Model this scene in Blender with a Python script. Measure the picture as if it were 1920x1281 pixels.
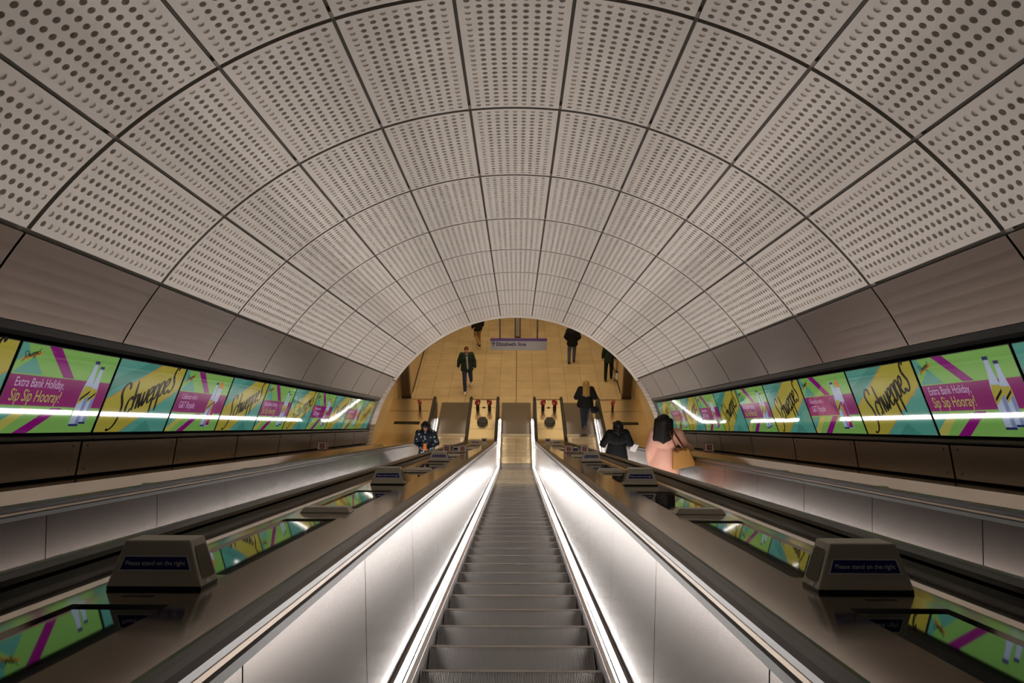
import bpy, bmesh, math, random
from mathutils import Vector, Matrix
from math import sin, cos, tan, radians, pi, sqrt
random.seed(7)
for o in list(bpy.data.objects): bpy.data.objects.remove(o)
SC = bpy.context.scene
COL = SC.collection

# ------------------------------------------------------------ frames
T30 = radians(30); C3 = cos(T30); S3 = sin(T30)
FOOT = 23.8                      # slope distance at which the step line meets the concourse floor (z = 0)
def S(x, s, n):                  # slope frame (across, down the slope, square to it) -> world
    return Vector((x, s*C3 + n*S3, FOOT*S3 - s*S3 + n*C3))
RS = Matrix.Rotation(-T30, 4, 'X')
CAMN = 1.346

# ------------------------------------------------------------ camera
cam = bpy.data.cameras.new('camera'); camo = bpy.data.objects.new('camera', cam); COL.objects.link(camo)
cam.sensor_width = 36; cam.lens = 1390/1920*36; cam.clip_start = .05; cam.clip_end = 200
camo.location = S(.025, 0, CAMN)
camo.rotation_euler = (radians(90-23.46), 0, radians(.43))
SC.camera = camo
# ------------------------------------------------------------ world, exposure
w = bpy.data.worlds.new('world'); SC.world = w; w.use_nodes = True
w.node_tree.nodes['Background'].inputs[0].default_value = (.75, .78, .85, 1)
w.node_tree.nodes['Background'].inputs[1].default_value = .02
SC.view_settings.view_transform = 'Standard'; SC.view_settings.look = 'None'
SC.view_settings.gamma = 1; SC.view_settings.exposure = 0; SC.view_settings.use_curve_mapping = False
# ------------------------------------------------------------ lights
LED_POWER = 37.0
AD_POWER = .36
def area(name, loc, rot, sx, sy, power, col, spread=180):
    l = bpy.data.lights.new(name, 'AREA'); l.shape = 'RECTANGLE'; l.size = sx; l.size_y = sy
    l.energy = power; l.color = col; l.spread = radians(spread)
    o = bpy.data.objects.new(name, l); COL.objects.link(o); o.location = loc; o.rotation_euler = rot; return o
WARM = (1, .76, .44); NEUT = (1, .90, .80)
for y in (21.5, 25.0, 28.5, 33.0):
    area('concourse_lamp', (0, y, 6.8), (0, 0, 0), 7.4, .8, 86, WARM, 150)

# ------------------------------------------------------------ materials
def lin(c):
    c = c/255.; return c/12.92 if c <= .04045 else ((c+.055)/1.055)**2.4
def rgb(r, g, b): return (lin(r), lin(g), lin(b), 1)
def mat(name, col, rough=.5, metal=0, emit=None, es=1, spec=.5, noise=None, bump=None, brushed=None, coat=0):
    m = bpy.data.materials.new(name); m.use_nodes = True; nt = m.node_tree; b = nt.nodes['Principled BSDF']
    b.inputs['Base Color'].default_value = col; b.inputs['Roughness'].default_value = rough
    b.inputs['Metallic'].default_value = metal; b.inputs['Specular IOR Level'].default_value = spec
    if coat: b.inputs['Coat Weight'].default_value = coat; b.inputs['Coat Roughness'].default_value = .05
    if emit: b.inputs['Emission Color'].default_value = emit; b.inputs['Emission Strength'].default_value = es
    tc = None
    def coords(scale):
        t = nt.nodes.new('ShaderNodeTexCoord'); mp = nt.nodes.new('ShaderNodeMapping')
        mp.inputs['Scale'].default_value = scale; nt.links.new(t.outputs['Object'], mp.inputs[0]); return mp.outputs[0]
    if noise:                                   # (scale, amount, detail): mottled colour
        n = nt.nodes.new('ShaderNodeTexNoise'); n.inputs['Scale'].default_value = noise[0]; n.inputs['Detail'].default_value = 5
        nt.links.new(coords(noise[2] if len(noise) > 2 else (1, 1, 1)), n.inputs['Vector'])
        mx = nt.nodes.new('ShaderNodeMix'); mx.data_type = 'RGBA'
        a = noise[1]
        mx.inputs['A'].default_value = tuple(c*(1-a) for c in col[:3])+(1,)
        mx.inputs['B'].default_value = tuple(min(1, c*(1+a)) for c in col[:3])+(1,)
        nt.links.new(n.outputs['Fac'], mx.inputs['Factor']); nt.links.new(mx.outputs['Result'], b.inputs['Base Color'])
    if brushed:                                 # (scale vector, rough range, bump)
        n = nt.nodes.new('ShaderNodeTexNoise'); n.inputs['Scale'].default_value = 1; n.inputs['Detail'].default_value = 3
        nt.links.new(coords(brushed[0]), n.inputs['Vector'])
        mr = nt.nodes.new('ShaderNodeMapRange'); mr.inputs['To Min'].default_value = brushed[1][0]; mr.inputs['To Max'].default_value = brushed[1][1]
        mr.inputs['From Min'].default_value = .3; mr.inputs['From Max'].default_value = .7
        nt.links.new(n.outputs['Fac'], mr.inputs['Value']); nt.links.new(mr.outputs[0], b.inputs['Roughness'])
        if brushed[2]:
            bp = nt.nodes.new('ShaderNodeBump'); bp.inputs['Strength'].default_value = brushed[2]; bp.inputs['Distance'].default_value = .002
            nt.links.new(n.outputs['Fac'], bp.inputs['Height']); nt.links.new(bp.outputs[0], b.inputs['Normal'])
    if bump:
        n = nt.nodes.new('ShaderNodeTexNoise'); n.inputs['Scale'].default_value = bump[0]; n.inputs['Detail'].default_value = 4
        nt.links.new(coords((1, 1, 1)), n.inputs['Vector'])
        bp = nt.nodes.new('ShaderNodeBump'); bp.inputs['Strength'].default_value = bump[1]; bp.inputs['Distance'].default_value = bump[2]
        nt.links.new(n.outputs['Fac'], bp.inputs['Height']); nt.links.new(bp.outputs[0], b.inputs['Normal'])
    return m
M = {}
M['grc'] = mat('pale_concrete', rgb(222, 214, 206), .75, noise=(2.2, .06), spec=.3)
M['grc_hole'] = mat('dark_acoustic_backing', rgb(52, 47, 42), .9, spec=.1)
M['grc_mic'] = mat('black_hole', rgb(12, 12, 12), .9, spec=.1)
M['grc_edge'] = mat('panel_edge_concrete', rgb(150, 143, 134), .85, spec=.2)
M['joint_grey'] = mat('grey_joint_backing', rgb(128, 120, 110), .8, spec=.2)
M['void'] = mat('dark_backing', rgb(38, 36, 33), .9, spec=.1)
M['steel_up'] = mat('brushed_warm_steel', rgb(104, 91, 82), .3, 1, noise=(.7, .05))
M['steel_low'] = mat('dull_warm_steel', rgb(128, 116, 104), .4, 1, noise=(.7, .05))
M['trim_black'] = mat('black_trim', rgb(30, 31, 29), .38, .3)
M['trim_grey'] = mat('dark_grey_trim', rgb(78, 76, 72), .4, .6)
M['deck'] = mat('deck_steel', rgb(198, 188, 176), .125, 1, noise=(.7, .04))
M['mirror'] = mat('polished_inlay', rgb(120, 122, 122), .03, 1)
M['panel'] = mat('balustrade_steel', rgb(86, 78, 73), .25, 1, noise=(.6, .04))
M['skirt'] = mat('skirt_steel', rgb(165, 160, 158), .35, 1)
M['rubber'] = mat('black_rubber', rgb(24, 25, 25), .28, spec=.5)
M['bronze'] = mat('bronze_rail_steel', rgb(128, 114, 98), .32, 1)
M['led'] = mat('led_strip', rgb(255, 255, 255), .5, emit=(1, .94, .905, 1), es=LED_POWER)
M['step'] = mat('step_aluminium', rgb(150, 146, 143), .38, .6, noise=(6, .12))
M['comb'] = mat('comb_steel', rgb(190, 185, 180), .25, 1)
M['box'] = mat('grey_box_enamel', rgb(196, 190, 174), .5, 0)
M['grille'] = mat('speaker_grille', rgb(96, 88, 78), .6, .4)
M['blue'] = mat('blue_label', rgb(28, 26, 120), .4)
M['white'] = mat('white_paint', rgb(225, 225, 222), .4)
M['red'] = mat('red_paint', rgb(142, 30, 26), .4)
M['gold'] = mat('newel_steel', rgb(240, 224, 190), .27, 1, noise=(1.0, .03))
M['darkmetal'] = mat('dark_metal', rgb(46, 42, 38), .4, .7)
M['hex'] = mat('dark_grille_plastic', rgb(62, 64, 68), .5)
M['sign'] = mat('sign_enamel', rgb(150, 148, 150), .4)
M['purple'] = mat('sign_purple', rgb(70, 40, 110), .4)
M['ink'] = mat('sign_ink', rgb(38, 30, 80), .4)
M['wallstone'] = mat('warm_wall_panel', rgb(196, 172, 134), .5, noise=(1.2, .06))
M['column'] = mat('brown_column', rgb(84, 70, 56), .45, .3)
M['plinth'] = mat('black_plinth', rgb(36, 34, 34), .5)
M['ceil'] = mat('plain_ceiling', rgb(190, 186, 178), .8)
def tile_mat():
    m = bpy.data.materials.new('warm_stone_tiles'); m.use_nodes = True; nt = m.node_tree; b = nt.nodes['Principled BSDF']
    t = nt.nodes.new('ShaderNodeTexCoord')
    br = nt.nodes.new('ShaderNodeTexBrick'); br.offset = 0; br.squash = 1
    br.inputs['Scale'].default_value = 1; br.inputs['Brick Width'].default_value = .64; br.inputs['Row Height'].default_value = .64
    br.inputs['Mortar Size'].default_value = .007; br.inputs['Mortar Smooth'].default_value = .2
    br.inputs['Color1'].default_value = rgb(203, 182, 146); br.inputs['Color2'].default_value = rgb(194, 172, 136)
    br.inputs['Mortar'].default_value = rgb(140, 118, 84)
    nt.links.new(t.outputs['Object'], br.inputs['Vector'])
    n = nt.nodes.new('ShaderNodeTexNoise'); n.inputs['Scale'].default_value = 1.3; n.inputs['Detail'].default_value = 7
    nt.links.new(t.outputs['Object'], n.inputs['Vector'])
    mr = nt.nodes.new('ShaderNodeMapRange'); mr.inputs['To Min'].default_value = .68; mr.inputs['To Max'].default_value = 1.16
    nt.links.new(n.outputs['Fac'], mr.inputs['Value'])
    mx = nt.nodes.new('ShaderNodeVectorMath'); mx.operation = 'SCALE'
    nt.links.new(br.outputs['Color'], mx.inputs[0]); nt.links.new(mr.outputs[0], mx.inputs['Scale'])
    nt.links.new(mx.outputs[0], b.inputs['Base Color']); b.inputs['Roughness'].default_value = .42
    return m
M['tile'] = tile_mat()
M['joint'] = mat('brown_floor_joint', rgb(70, 50, 36), .6)
def plate_mat():
    m = mat('ribbed_landing_plate', rgb(112, 102, 92), .5, .5); nt = m.node_tree; b = nt.nodes['Principled BSDF']
    t = nt.nodes.new('ShaderNodeTexCoord'); wv = nt.nodes.new('ShaderNodeTexWave'); wv.bands_direction = 'Y'
    wv.inputs['Scale'].default_value = 9; wv.inputs['Distortion'].default_value = .4; wv.inputs['Detail'].default_value = 3
    nt.links.new(t.outputs['Object'], wv.inputs['Vector'])
    bp = nt.nodes.new('ShaderNodeBump'); bp.inputs['Strength'].default_value = .35; bp.inputs['Distance'].default_value = .004
    nt.links.new(wv.outputs['Fac'], bp.inputs['Height']); nt.links.new(bp.outputs[0], b.inputs['Normal'])
    return m
M['plate'] = plate_mat()
def ad(name, c, k=1):
    m = mat(name, tuple(x*.25 for x in c[:3])+(1,), .035, emit=c, es=AD_POWER*k, spec=.6); return m
A = dict(lime=ad('screen_lime', rgb(140, 196, 100)), mag=ad('screen_magenta', rgb(152, 44, 116)), pur=ad('screen_purple', rgb(150, 24, 130)),
         teal=ad('screen_teal', rgb(96, 172, 156)), teal2=ad('screen_deep_teal', rgb(78, 154, 140)), yel=ad('screen_yellow', rgb(190, 178, 72)),
         org=ad('screen_amber', rgb(206, 160, 66)), ink=ad('screen_black', rgb(24, 20, 22)), lav=ad('screen_lavender', rgb(226, 196, 236)),
         lem=ad('screen_lemon', rgb(200, 196, 100)), glass=ad('screen_glass', rgb(190, 206, 232)), glass2=ad('screen_glass_shade', rgb(138, 152, 196)),
         navy=ad('screen_navy', rgb(56, 60, 112)), orange=ad('screen_orange', rgb(236, 134, 60)))

# ------------------------------------------------------------ object helpers
def mesh(name, vs, fs, mats, idx=None, smooth=False):
    me = bpy.data.meshes.new(name); me.from_pydata([tuple(v) for v in vs], [], fs)
    if not isinstance(mats, (list, tuple)): mats = [mats]
    for m in mats: me.materials.append(m)
    if idx: me.polygons.foreach_set('material_index', idx)
    if smooth: me.polygons.foreach_set('use_smooth', [True]*len(me.polygons))
    me.update(); return me
def link(name, me, parent=None, mw=None, loc=None):
    o = bpy.data.objects.new(name, me); COL.objects.link(o)
    if parent is not None: o.parent = parent
    if mw is not None: o.matrix_basis = mw
    if loc is not None: o.location = loc
    return o
def tag(o, label=None, cat=None, group=None, kind=None):
    if label: o['label'] = label
    if cat: o['category'] = cat
    if group: o['group'] = group
    if kind: o['kind'] = kind
    return o
def empty(name, loc=(0, 0, 0), rot=None, **k):
    o = bpy.data.objects.new(name, None); COL.objects.link(o); o.empty_display_size = .2
    if rot is None: o.location = loc
    else: o.matrix_basis = Matrix.Translation(Vector(loc)) @ rot
    return tag(o, **k)
def copy_tree(o, parent=None):
    c = o.copy(); COL.objects.link(c); c.parent = parent
    for ch in [x for x in KIDS.get(o.name, [])]:
        d = ch.copy(); COL.objects.link(d); d.parent = c
        for g in KIDS.get(ch.name, []):
            e = g.copy(); COL.objects.link(e); e.parent = d
    return c
KIDS = {}
def refresh():
    KIDS.clear()
    for o in bpy.data.objects:
        if o.parent: KIDS.setdefault(o.parent.name, []).append(o)

class MB:
    """collects shapes for ONE mesh"""
    def __init__(s): s.v = []; s.f = []; s.i = []
    def add(s, vs, fs, mi=0):
        b = len(s.v); s.v += [Vector(v) for v in vs]; s.f += [tuple(b+k for k in f) for f in fs]; s.i += [mi]*len(fs)
    def box(s, a, b, mi=0, mw=None):
        x0, y0, z0 = a; x1, y1, z1 = b
        vs = [Vector(p) for p in ((x0,y0,z0),(x1,y0,z0),(x1,y1,z0),(x0,y1,z0),(x0,y0,z1),(x1,y0,z1),(x1,y1,z1),(x0,y1,z1))]
        if mw: vs = [mw @ v for v in vs]
        s.add(vs, [(3,2,1,0),(4,5,6,7),(0,1,5,4),(1,2,6,5),(2,3,7,6),(3,0,4,7)], mi)
    def frustum(s, bot, top, z0, z1, mi=0):
        n = len(bot); vs = [Vector((p[0], p[1], z0)) for p in bot]+[Vector((p[0], p[1], z1)) for p in top]
        s.add(vs, [tuple(range(n))[::-1], tuple(range(n, 2*n))]+[(k, (k+1) % n, n+(k+1) % n, n+k) for k in range(n)], mi)
    def poly(s, pts, z=0, mi=0): s.add([(p[0], p[1], z) for p in pts], [tuple(range(len(pts)))], mi)
    def tube(s, p0, p1, r0, r1=None, n=12, mi=0):
        r1 = r0 if r1 is None else r1
        p0 = Vector(p0); p1 = Vector(p1); d = (p1-p0).normalized(); a = d.orthogonal().normalized(); b = d.cross(a)
        vs = [p0+(a*cos(2*pi*k/n)+b*sin(2*pi*k/n))*r0 for k in range(n)]+[p1+(a*cos(2*pi*k/n)+b*sin(2*pi*k/n))*r1 for k in range(n)]
        s.add(vs, [tuple(range(n))[::-1], tuple(range(n, 2*n))]+[(k, (k+1) % n, n+(k+1) % n, n+k) for k in range(n)], mi)
    def path(s, pts, r, n=10, mi=0):
        pts = [Vector(p) for p in pts]; rings = []
        for k, p in enumerate(pts):
            d = (pts[min(k+1, len(pts)-1)]-pts[max(k-1, 0)]).normalized()
            a = d.cross(Vector((.31, .2, .93))).normalized(); b = d.cross(a)
            rr = r[k] if isinstance(r, (list, tuple)) else r
            rings.append([p+(a*cos(2*pi*j/n)+b*sin(2*pi*j/n))*rr for j in range(n)])
        vs = sum(rings, []); fs = []
        for k in range(len(pts)-1):
            for j in range(n): fs.append((k*n+j, k*n+(j+1) % n, (k+1)*n+(j+1) % n, (k+1)*n+j))
        fs += [tuple(range(n))[::-1], tuple(range((len(pts)-1)*n, len(pts)*n))]
        s.add(vs, fs, mi)
    def ball(s, c, r, n=12, m=8, mi=0, mw=None):
        c = Vector(c); r = Vector(r) if hasattr(r, '__len__') else Vector((r, r, r)); vs = [Vector((0, 0, -1))]
        for i in range(1, m):
            t = -pi/2+pi*i/m
            vs += [Vector((cos(t)*cos(2*pi*k/n), cos(t)*sin(2*pi*k/n), sin(t))) for k in range(n)]
        vs.append(Vector((0, 0, 1)))
        vs = [Vector((v.x*r.x, v.y*r.y, v.z*r.z)) for v in vs]
        if mw: vs = [mw @ v for v in vs]
        vs = [v+c for v in vs]
        fs = [(0, 1+(k+1) % n, 1+k) for k in range(n)]
        for i in range(m-2):
            for k in range(n):
                a = 1+i*n; fs.append((a+k, a+(k+1) % n, a+n+(k+1) % n, a+n+k))
        a = 1+(m-2)*n; L = len(vs)-1
        fs += [(a+k, a+(k+1) % n, L) for k in range(n)]
        s.add(vs, fs, mi)
    def capsule(s, p0, r0, p1, r1, n=12, mi=0):
        p0 = Vector(p0); p1 = Vector(p1)
        if (p1-p0).length < 1e-5: return s.ball(p0, r0, mi=mi)
        d = (p1-p0).normalized(); q = d.to_track_quat('Z', 'Y').to_matrix(); rings = []
        for t in (-80, -50, -20, 0): rings.append((p0+d*r0*sin(radians(t)), r0*cos(radians(t))))
        for t in (0, 20, 50, 80): rings.append((p1+d*r1*sin(radians(t)), r1*cos(radians(t))))
        vs = []; fs = []
        for c, r in rings: vs += [c+q @ Vector((cos(2*pi*k/n)*r, sin(2*pi*k/n)*r, 0)) for k in range(n)]
        for i in range(len(rings)-1):
            for k in range(n): fs.append((i*n+k, i*n+(k+1) % n, (i+1)*n+(k+1) % n, (i+1)*n+k))
        fs += [tuple(range(n))[::-1], tuple(range((len(rings)-1)*n, len(rings)*n))]
        s.add(vs, fs, mi)
    def mesh(s, name, mats, smooth=False): return mesh(name, s.v, s.f, mats, s.i, smooth)
    def obj(s, name, mats, parent=None, mw=None, smooth=False, loc=None):
        return link(name, s.mesh(name, mats, smooth), parent, mw, loc)
def bevel(o, w=.004, seg=2):
    m = o.modifiers.new('bevel', 'BEVEL'); m.width = w; m.segments = seg; m.limit_method = 'ANGLE'; m.angle_limit = radians(35)
    m.harden_normals = False; return o

# ------------------------------------------------------------ the step path (slope, bend, level)
RB = 2.2; TB = RB*tan(radians(15)); FY = FOOT*C3
def stations(s0, yend, s1=None, RB=RB):
    """frames (Y, Z, NY, NZ) along the nosing line from slope distance s0 to level Y yend (or slope s1)"""
    if s1 is not None:
        return [(s*C3, FOOT*S3-s*S3, S3, C3) for s in (s0, s1)]
    TB = RB*tan(radians(15))
    out = [(s0*C3, FOOT*S3-s0*S3, S3, C3)]
    L = FOOT-TB-s0; k = max(1, int(L/6))
    for i in range(1, k+1):
        s = s0+L*i/k; out.append((s*C3, FOOT*S3-s*S3, S3, C3))
    cy = FY+TB; 
    for i in range(1, 11):
        a = radians(30)*(1-i/10.); out.append((cy-RB*sin(a), RB-RB*cos(a), sin(a), cos(a)))
    out.append((yend, 0, 0, 1)); return out
def sweep(mb, prof, st, mi=0, closed=True, cap=True, tail=None):
    """prof: (x, n) points; tail: extra frames as functions"""
    n = len(prof); vs = []
    for (Y, Z, NY, NZ) in st:
        for (x, h) in prof: vs.append(Vector((x, Y+NY*h, Z+NZ*h)))
    fs = []
    for i in range(len(st)-1):
        for k in range(n if closed else n-1):
            fs.append((i*n+k, i*n+(k+1) % n, (i+1)*n+(k+1) % n, (i+1)*n+k))
    if cap and closed: fs += [tuple(range(n))[::-1], tuple(range((len(st)-1)*n, len(st)*n))]
    mb.add(vs, fs, mi)
def nosing_z(y):
    cy = FY+TB
    if y >= cy: return 0
    ya = cy-RB*S3
    if y <= ya: return (FY-y)*S3/C3
    return RB-sqrt(max(0, RB*RB-(cy-y)**2))

S_TOP = -3.2
HR = .645; CX = 2.23
YN = 23.75                       # where newels start to curl round
# ============================================================ STRUCTURE
NC = -.92+CAMN; R = 3.735        # vault centre (n) and inner radius
RING = 1.77; S_END = 18.7; NR = 12
S_FIRST = S_END-NR*RING
def arc_pt(r, a): return (r*sin(a), NC+r*cos(a))
# vault backing
def slope_shell(prof, s0, s1, name, m, closed=False, parent=None):
    mb = MB(); sweep(mb, prof, stations(s0, 0, s1), closed=closed); return mb.obj(name, m, parent)
ceil = slope_shell([arc_pt(R+.045, radians(a)) for a in range(-56, 57, 2)], S_FIRST, S_END, 'ceiling', M['joint_grey'])
tag(ceil, 'vaulted ceiling of pale perforated concrete panels over the escalators', kind='structure')
# perforated panel: 9 x 23 holes, centre hole black, edge holes shallow
PW = .773; PL = 1.728
def perforated():
    mb = MB(); HD = .0215; pu = .0797; pv = .0732; nc, nr = 9, 23
    def P(u, v, d): 
        a = u/R; return Vector(((R+d)*sin(a), v, (R+d)*cos(a)-R))
    N = 16; dirs = [(cos(2*pi*k/N), sin(2*pi*k/N)) for k in range(N)]
    for i in range(nc):
        for j in range(nr):
            cu = (i-(nc-1)/2)*pu; cv = (j-(nr-1)/2)*pv
            ed = i in (0, nc-1) or j in (0, nr-1); corner = i in (0, nc-1) and j in (0, nr-1)
            mic = i == nc//2 and j == nr//2
            dep = .013 if ed and not corner else .04
            vs = []
            for (c, s) in dirs:
                k = .5/max(abs(c), abs(s)); vs.append(P(cu+c*k*pu, cv+s*k*pv, 0))
            for (c, s) in dirs: vs.append(P(cu+c*HD, cv+s*HD, 0))
            for (c, s) in dirs: vs.append(P(cu+c*HD*.93, cv+s*HD*.93, dep))
            b = len(mb.v); mb.v += vs
            for k in range(N):
                q = (k+1) % N
                mb.f.append((b+k, b+q, b+N+q, b+N+k)); mb.i.append(0)
                mb.f.append((b+N+k, b+N+q, b+2*N+q, b+2*N+k)); mb.i.append(0)
            mb.f.append(tuple(b+2*N+k for k in range(N))); mb.i.append(2 if mic else (0 if (ed and not corner) else 1))
    # plain margins, edge faces
    hu, hv = nc*pu/2, nr*pv/2; U, V = PW/2, PL/2; us = [(-hu+k*pu) for k in range(nc+1)]
    def strip(a, b, c, d): mb.add([P(*a), P(*b), P(*c), P(*d)], [(0, 1, 2, 3)], 0)
    for k in range(nc):
        strip((us[k], -V, 0), (us[k+1], -V, 0), (us[k+1], -hv, 0), (us[k], -hv, 0))
        strip((us[k], hv, 0), (us[k+1], hv, 0), (us[k+1], V, 0), (us[k], V, 0))
    for sg in (-1, 1): strip((sg*hu, -V, 0), (sg*U, -V, 0), (sg*U, V, 0), (sg*hu, V, 0))
    full = [-U]+us+[U]
    for sg in (-1, 1):
        for k in range(len(full)-1): mb.add([P(full[k], sg*V, 0), P(full[k+1], sg*V, 0), P(full[k+1], sg*V, .05), P(full[k], sg*V, .05)], [(0, 1, 2, 3)], 3)
        mb.add([P(sg*U, -V, 0), P(sg*U, V, 0), P(sg*U, V, .05), P(sg*U, -V, .05)], [(0, 1, 2, 3)], 3)
    # clip at the far corner of the joint
    for v0 in (V-.05,):
        b0 = P(U+.002, v0, .01); mb.box((b0.x, v0, b0.z), (b0.x+.02, v0+.07, b0.z+.02), 3)
    return mb.mesh('perforated_panel', [M['grc'], M['grc_hole'], M['grc_mic'], M['grc_edge']])
pm = perforated()
STEPA = radians(12.25)
for j in range(NR):
    sc = S_END-RING*(j+.5)
    if sc < -1.5: continue
    for k in range(-4, 5):
        a = k*STEPA; x, n = arc_pt(R, a)
        link('perforated_panel', pm, ceil, Matrix.Translation(S(x, sc, n)) @ RS @ Matrix.Rotation(a, 4, 'Y'))
# end lip of the vault (smooth ring) and the face behind it
lip = slope_shell([arc_pt(R-.0, radians(a*2)) for a in range(-28, 29)]+[arc_pt(R+.3, radians(a*2)) for a in range(28, -29, -1)], S_END+.012, S_END+.42, 'trim_1', M['grc'], closed=True)
tag(lip, 'smooth pale concrete ring ending the perforated vault', kind='structure')
for sx in (-1, 1):
    ang = [radians(a) for a in (56.5, 60, 64, 68, 72, 76, 80, 84, 88, 92, 97)]
    mb = MB()
    pr = []
    for a in ang:
        x, n = arc_pt(R, a); pr.append((sx*x, n))
    for a in ang[::-1]:
        x, n = arc_pt(R+.3, a); pr.append((sx*x, n))
    sweep(mb, pr, stations(S_END-.2, 0, S_END+.42))
    # flutes across the strip
    for k in range(26):
        a = radians(57+k*1.5); x, n = arc_pt(R-.006, a); x2, n2 = arc_pt(R-.006, a+radians(.75))
        x3, n3 = arc_pt(R-.016, a+radians(.37))
        sweep(mb, [(sx*x, n), (sx*x3, n3), (sx*x2, n2)], stations(S_END-.19, 0, S_END+.40))
    o = mb.obj('trim_%d' % (3+sx), M['grc']); tag(o, 'ribbed pale concrete strip at the %s end of the tunnel wall' % ('left' if sx < 0 else 'right'), kind='structure')
# side walls of the tunnel: backing + upper and lower steel panels, black trims
for sx, side in ((-1, 'left'), (1, 'right')):
    pr = [arc_pt(R+.10, radians(a)) for a in (54.6, 58, 62, 66)]+[(3.60, 2.03), (3.80, 1.29), (3.80, .85), (3.74, .6)]
    wall = slope_shell([(sx*x, n) for x, n in pr], S_FIRST, S_END, 'wall_'+side, M['void'])
    tag(wall, '%s tunnel wall clad in brushed steel panels' % side, kind='structure')
    a0, a1 = radians(55.45), radians(64.3)
    mb = MB(); pts = [arc_pt(R, a0+(a1-a0)*k/6) for k in range(7)]+[arc_pt(R+.03, a0+(a1-a0)*k/6) for k in range(6, -1, -1)]
    sweep(mb, [(sx*x, n) for x, n in pts], [(s*C3, -s*S3, S3, C3) for s in (0, RING-.022)])
    um = mb.mesh('upper_steel_panel', M['steel_up'], smooth=False)
    mb = MB(); pts = [(3.655, 1.205), (3.69, .925), (3.72, .925), (3.685, 1.205)]
    sweep(mb, [(sx*x, n) for x, n in pts], [(s*C3, -s*S3, S3, C3) for s in (0, RING-.03)])
    for sb in (.09, RING-.12):
        for nb in (1.17, .97):
            p = Vector((sx*(3.655+(1.205-nb)*.125), 0, 0)); q = S(0, sb, nb)-Vector((0, 0, FOOT*S3))
            mb.tube(q+p, q+p-Vector((sx*.006, 0, 0)), .011, n=8)
    lm = mb.mesh('lower_steel_panel', M['steel_low'])
    for j in range(NR):
        s = S_END-RING*(j+1)+.012
        if s < -3.3: continue
        d = Vector((0, s*C3, FOOT*S3-s*S3))
        link('upper_steel_panel', um, wall, loc=d); link('lower_steel_panel', lm, wall, loc=d)
    # trims above and below the posters
    mb = MB(); st = stations(S_FIRST, 0, S_END-.2)
    sweep(mb, [(sx*x, n) for x, n in ((3.385, 2.045), (3.46, 2.06), (3.60, 2.0), (3.56, 1.95), (3.44, 1.965), (3.40, 1.99))], st, 0)
    sweep(mb, [(sx*x, n) for x, n in ((3.398, 2.035), (3.405, 2.05), (3.375, 2.055), (3.37, 2.04))], st, 1)
    sweep(mb, [(sx*x, n) for x, n in ((3.66, 1.275), (3.62, 1.24), (3.625, 1.222), (3.70, 1.215), (3.72, 1.27))], st, 0)
    sweep(mb, [(sx*x, n) for x, n in ((3.60, 1.252), (3.64, 1.235), (3.64, 1.222), (3.60, 1.232))], st, 1)
    o = mb.obj('trim_%d' % (5 if sx < 0 else 6), [M['trim_black'], M['trim_grey']])
    tag(o, 'black metal trim above and below the %s row of posters' % side, kind='structure')
# rear wall and upper landing wall behind the viewer
mb = MB(); b = S(0, S_FIRST+.1, 0)
mb.box((-4.2, b.y-.6, b.z-3), (4.2, b.y-.5, b.z+6)); o = mb.obj('wall_back', M['ceil']); tag(o, 'plain wall behind the escalator head', kind='structure')
# concourse
mb = MB(); mb.box((-4.6, 18.2, -.2), (4.6, 46, 0)); fl = mb.obj('floor', M['tile']); tag(fl, 'warm stone tiled concourse floor', kind='structure')
mb = MB(); mb.box((-.012, 24.6, .0), (.012, 45, .003)); link('floor_joint', mb.mesh('floor_joint', M['joint']), fl)
mb = MB(); mb.box((-4.6, 19.4, 7.0), (4.6, 46, 7.1)); o = mb.obj('ceiling_concourse', M['ceil']); o.name = 'ceiling'; tag(o, 'plain concourse ceiling beyond the arch', kind='structure')
mb = MB(); mb.box((-4.6, 45.8, 0), (4.6, 46, 7.0)); o = mb.obj('wall_far', M['wallstone']); tag(o, 'far wall of the concourse', kind='structure')
for sx, side in ((-1, 'left'), (1, 'right')):
    mb = MB(); st = .37
    def bx(x0, y0, z0, x1, y1, z1, mi=0): mb.box((min(sx*x0, sx*x1), y0, z0), (max(sx*x0, sx*x1), y1, z1), mi)
    bx(4.36, 18.1, 0, 4.5, 24.2, 7.0); bx(4.36, 24.22, 0, 4.5, 25.45, 7.0)
    bx(4.40, 24.2, 0, 4.5, 24.22, 7.0, 1)
    bx(3.96, 25.55, 0, 4.5, 25.8, 7.0)
    for k in range(14):
        y = 25.81+k*1.4; bx(3.96, y, 0, 4.5, y+1.385, 7.0); bx(3.99, y+1.385, 0, 4.5, y+1.4, 7.0, 1)
    bx(3.945, 25.8, 0, 3.965, 45.8, .12, 1)
    if True: bx(3.955, 29.5, .12, 3.962, 31.6, 2.6, 1)
    o = mb.obj('wall_concourse_'+side, [M['wallstone'], M['trim_black']]); tag(o, '%s wall of the concourse in warm stone panels' % side, kind='structure')
    # bulkhead beside the tunnel mouth
    mb = MB(); s0 = S_END+.40
    pts_in = [arc_pt(R+.28, radians(a)) for a in range(0, 97, 6)]
    vs = []; 
    for (x, n) in pts_in: vs.append(S(sx*x, s0, n))
    for (x, n) in pts_in:
        k = 5.2/ max(abs(x), abs(n-NC), .1) if abs(x) > abs(n-NC) else 5.2/max(abs(n-NC), .1)
        vs.append(S(sx*min(4.5, x*k), s0, NC+(n-NC)*k))
    L = len(pts_in); mb.add(vs, [(k, k+1, L+k+1, L+k) for k in range(L-1)])
    o = mb.obj('wall_bulkhead_'+side, M['wallstone']); m_ = o.modifiers.new('solid', 'SOLIDIFY'); m_.thickness = .05
    tag(o, 'bulkhead around the %s side of the tunnel mouth' % side, kind='structure')
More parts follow.
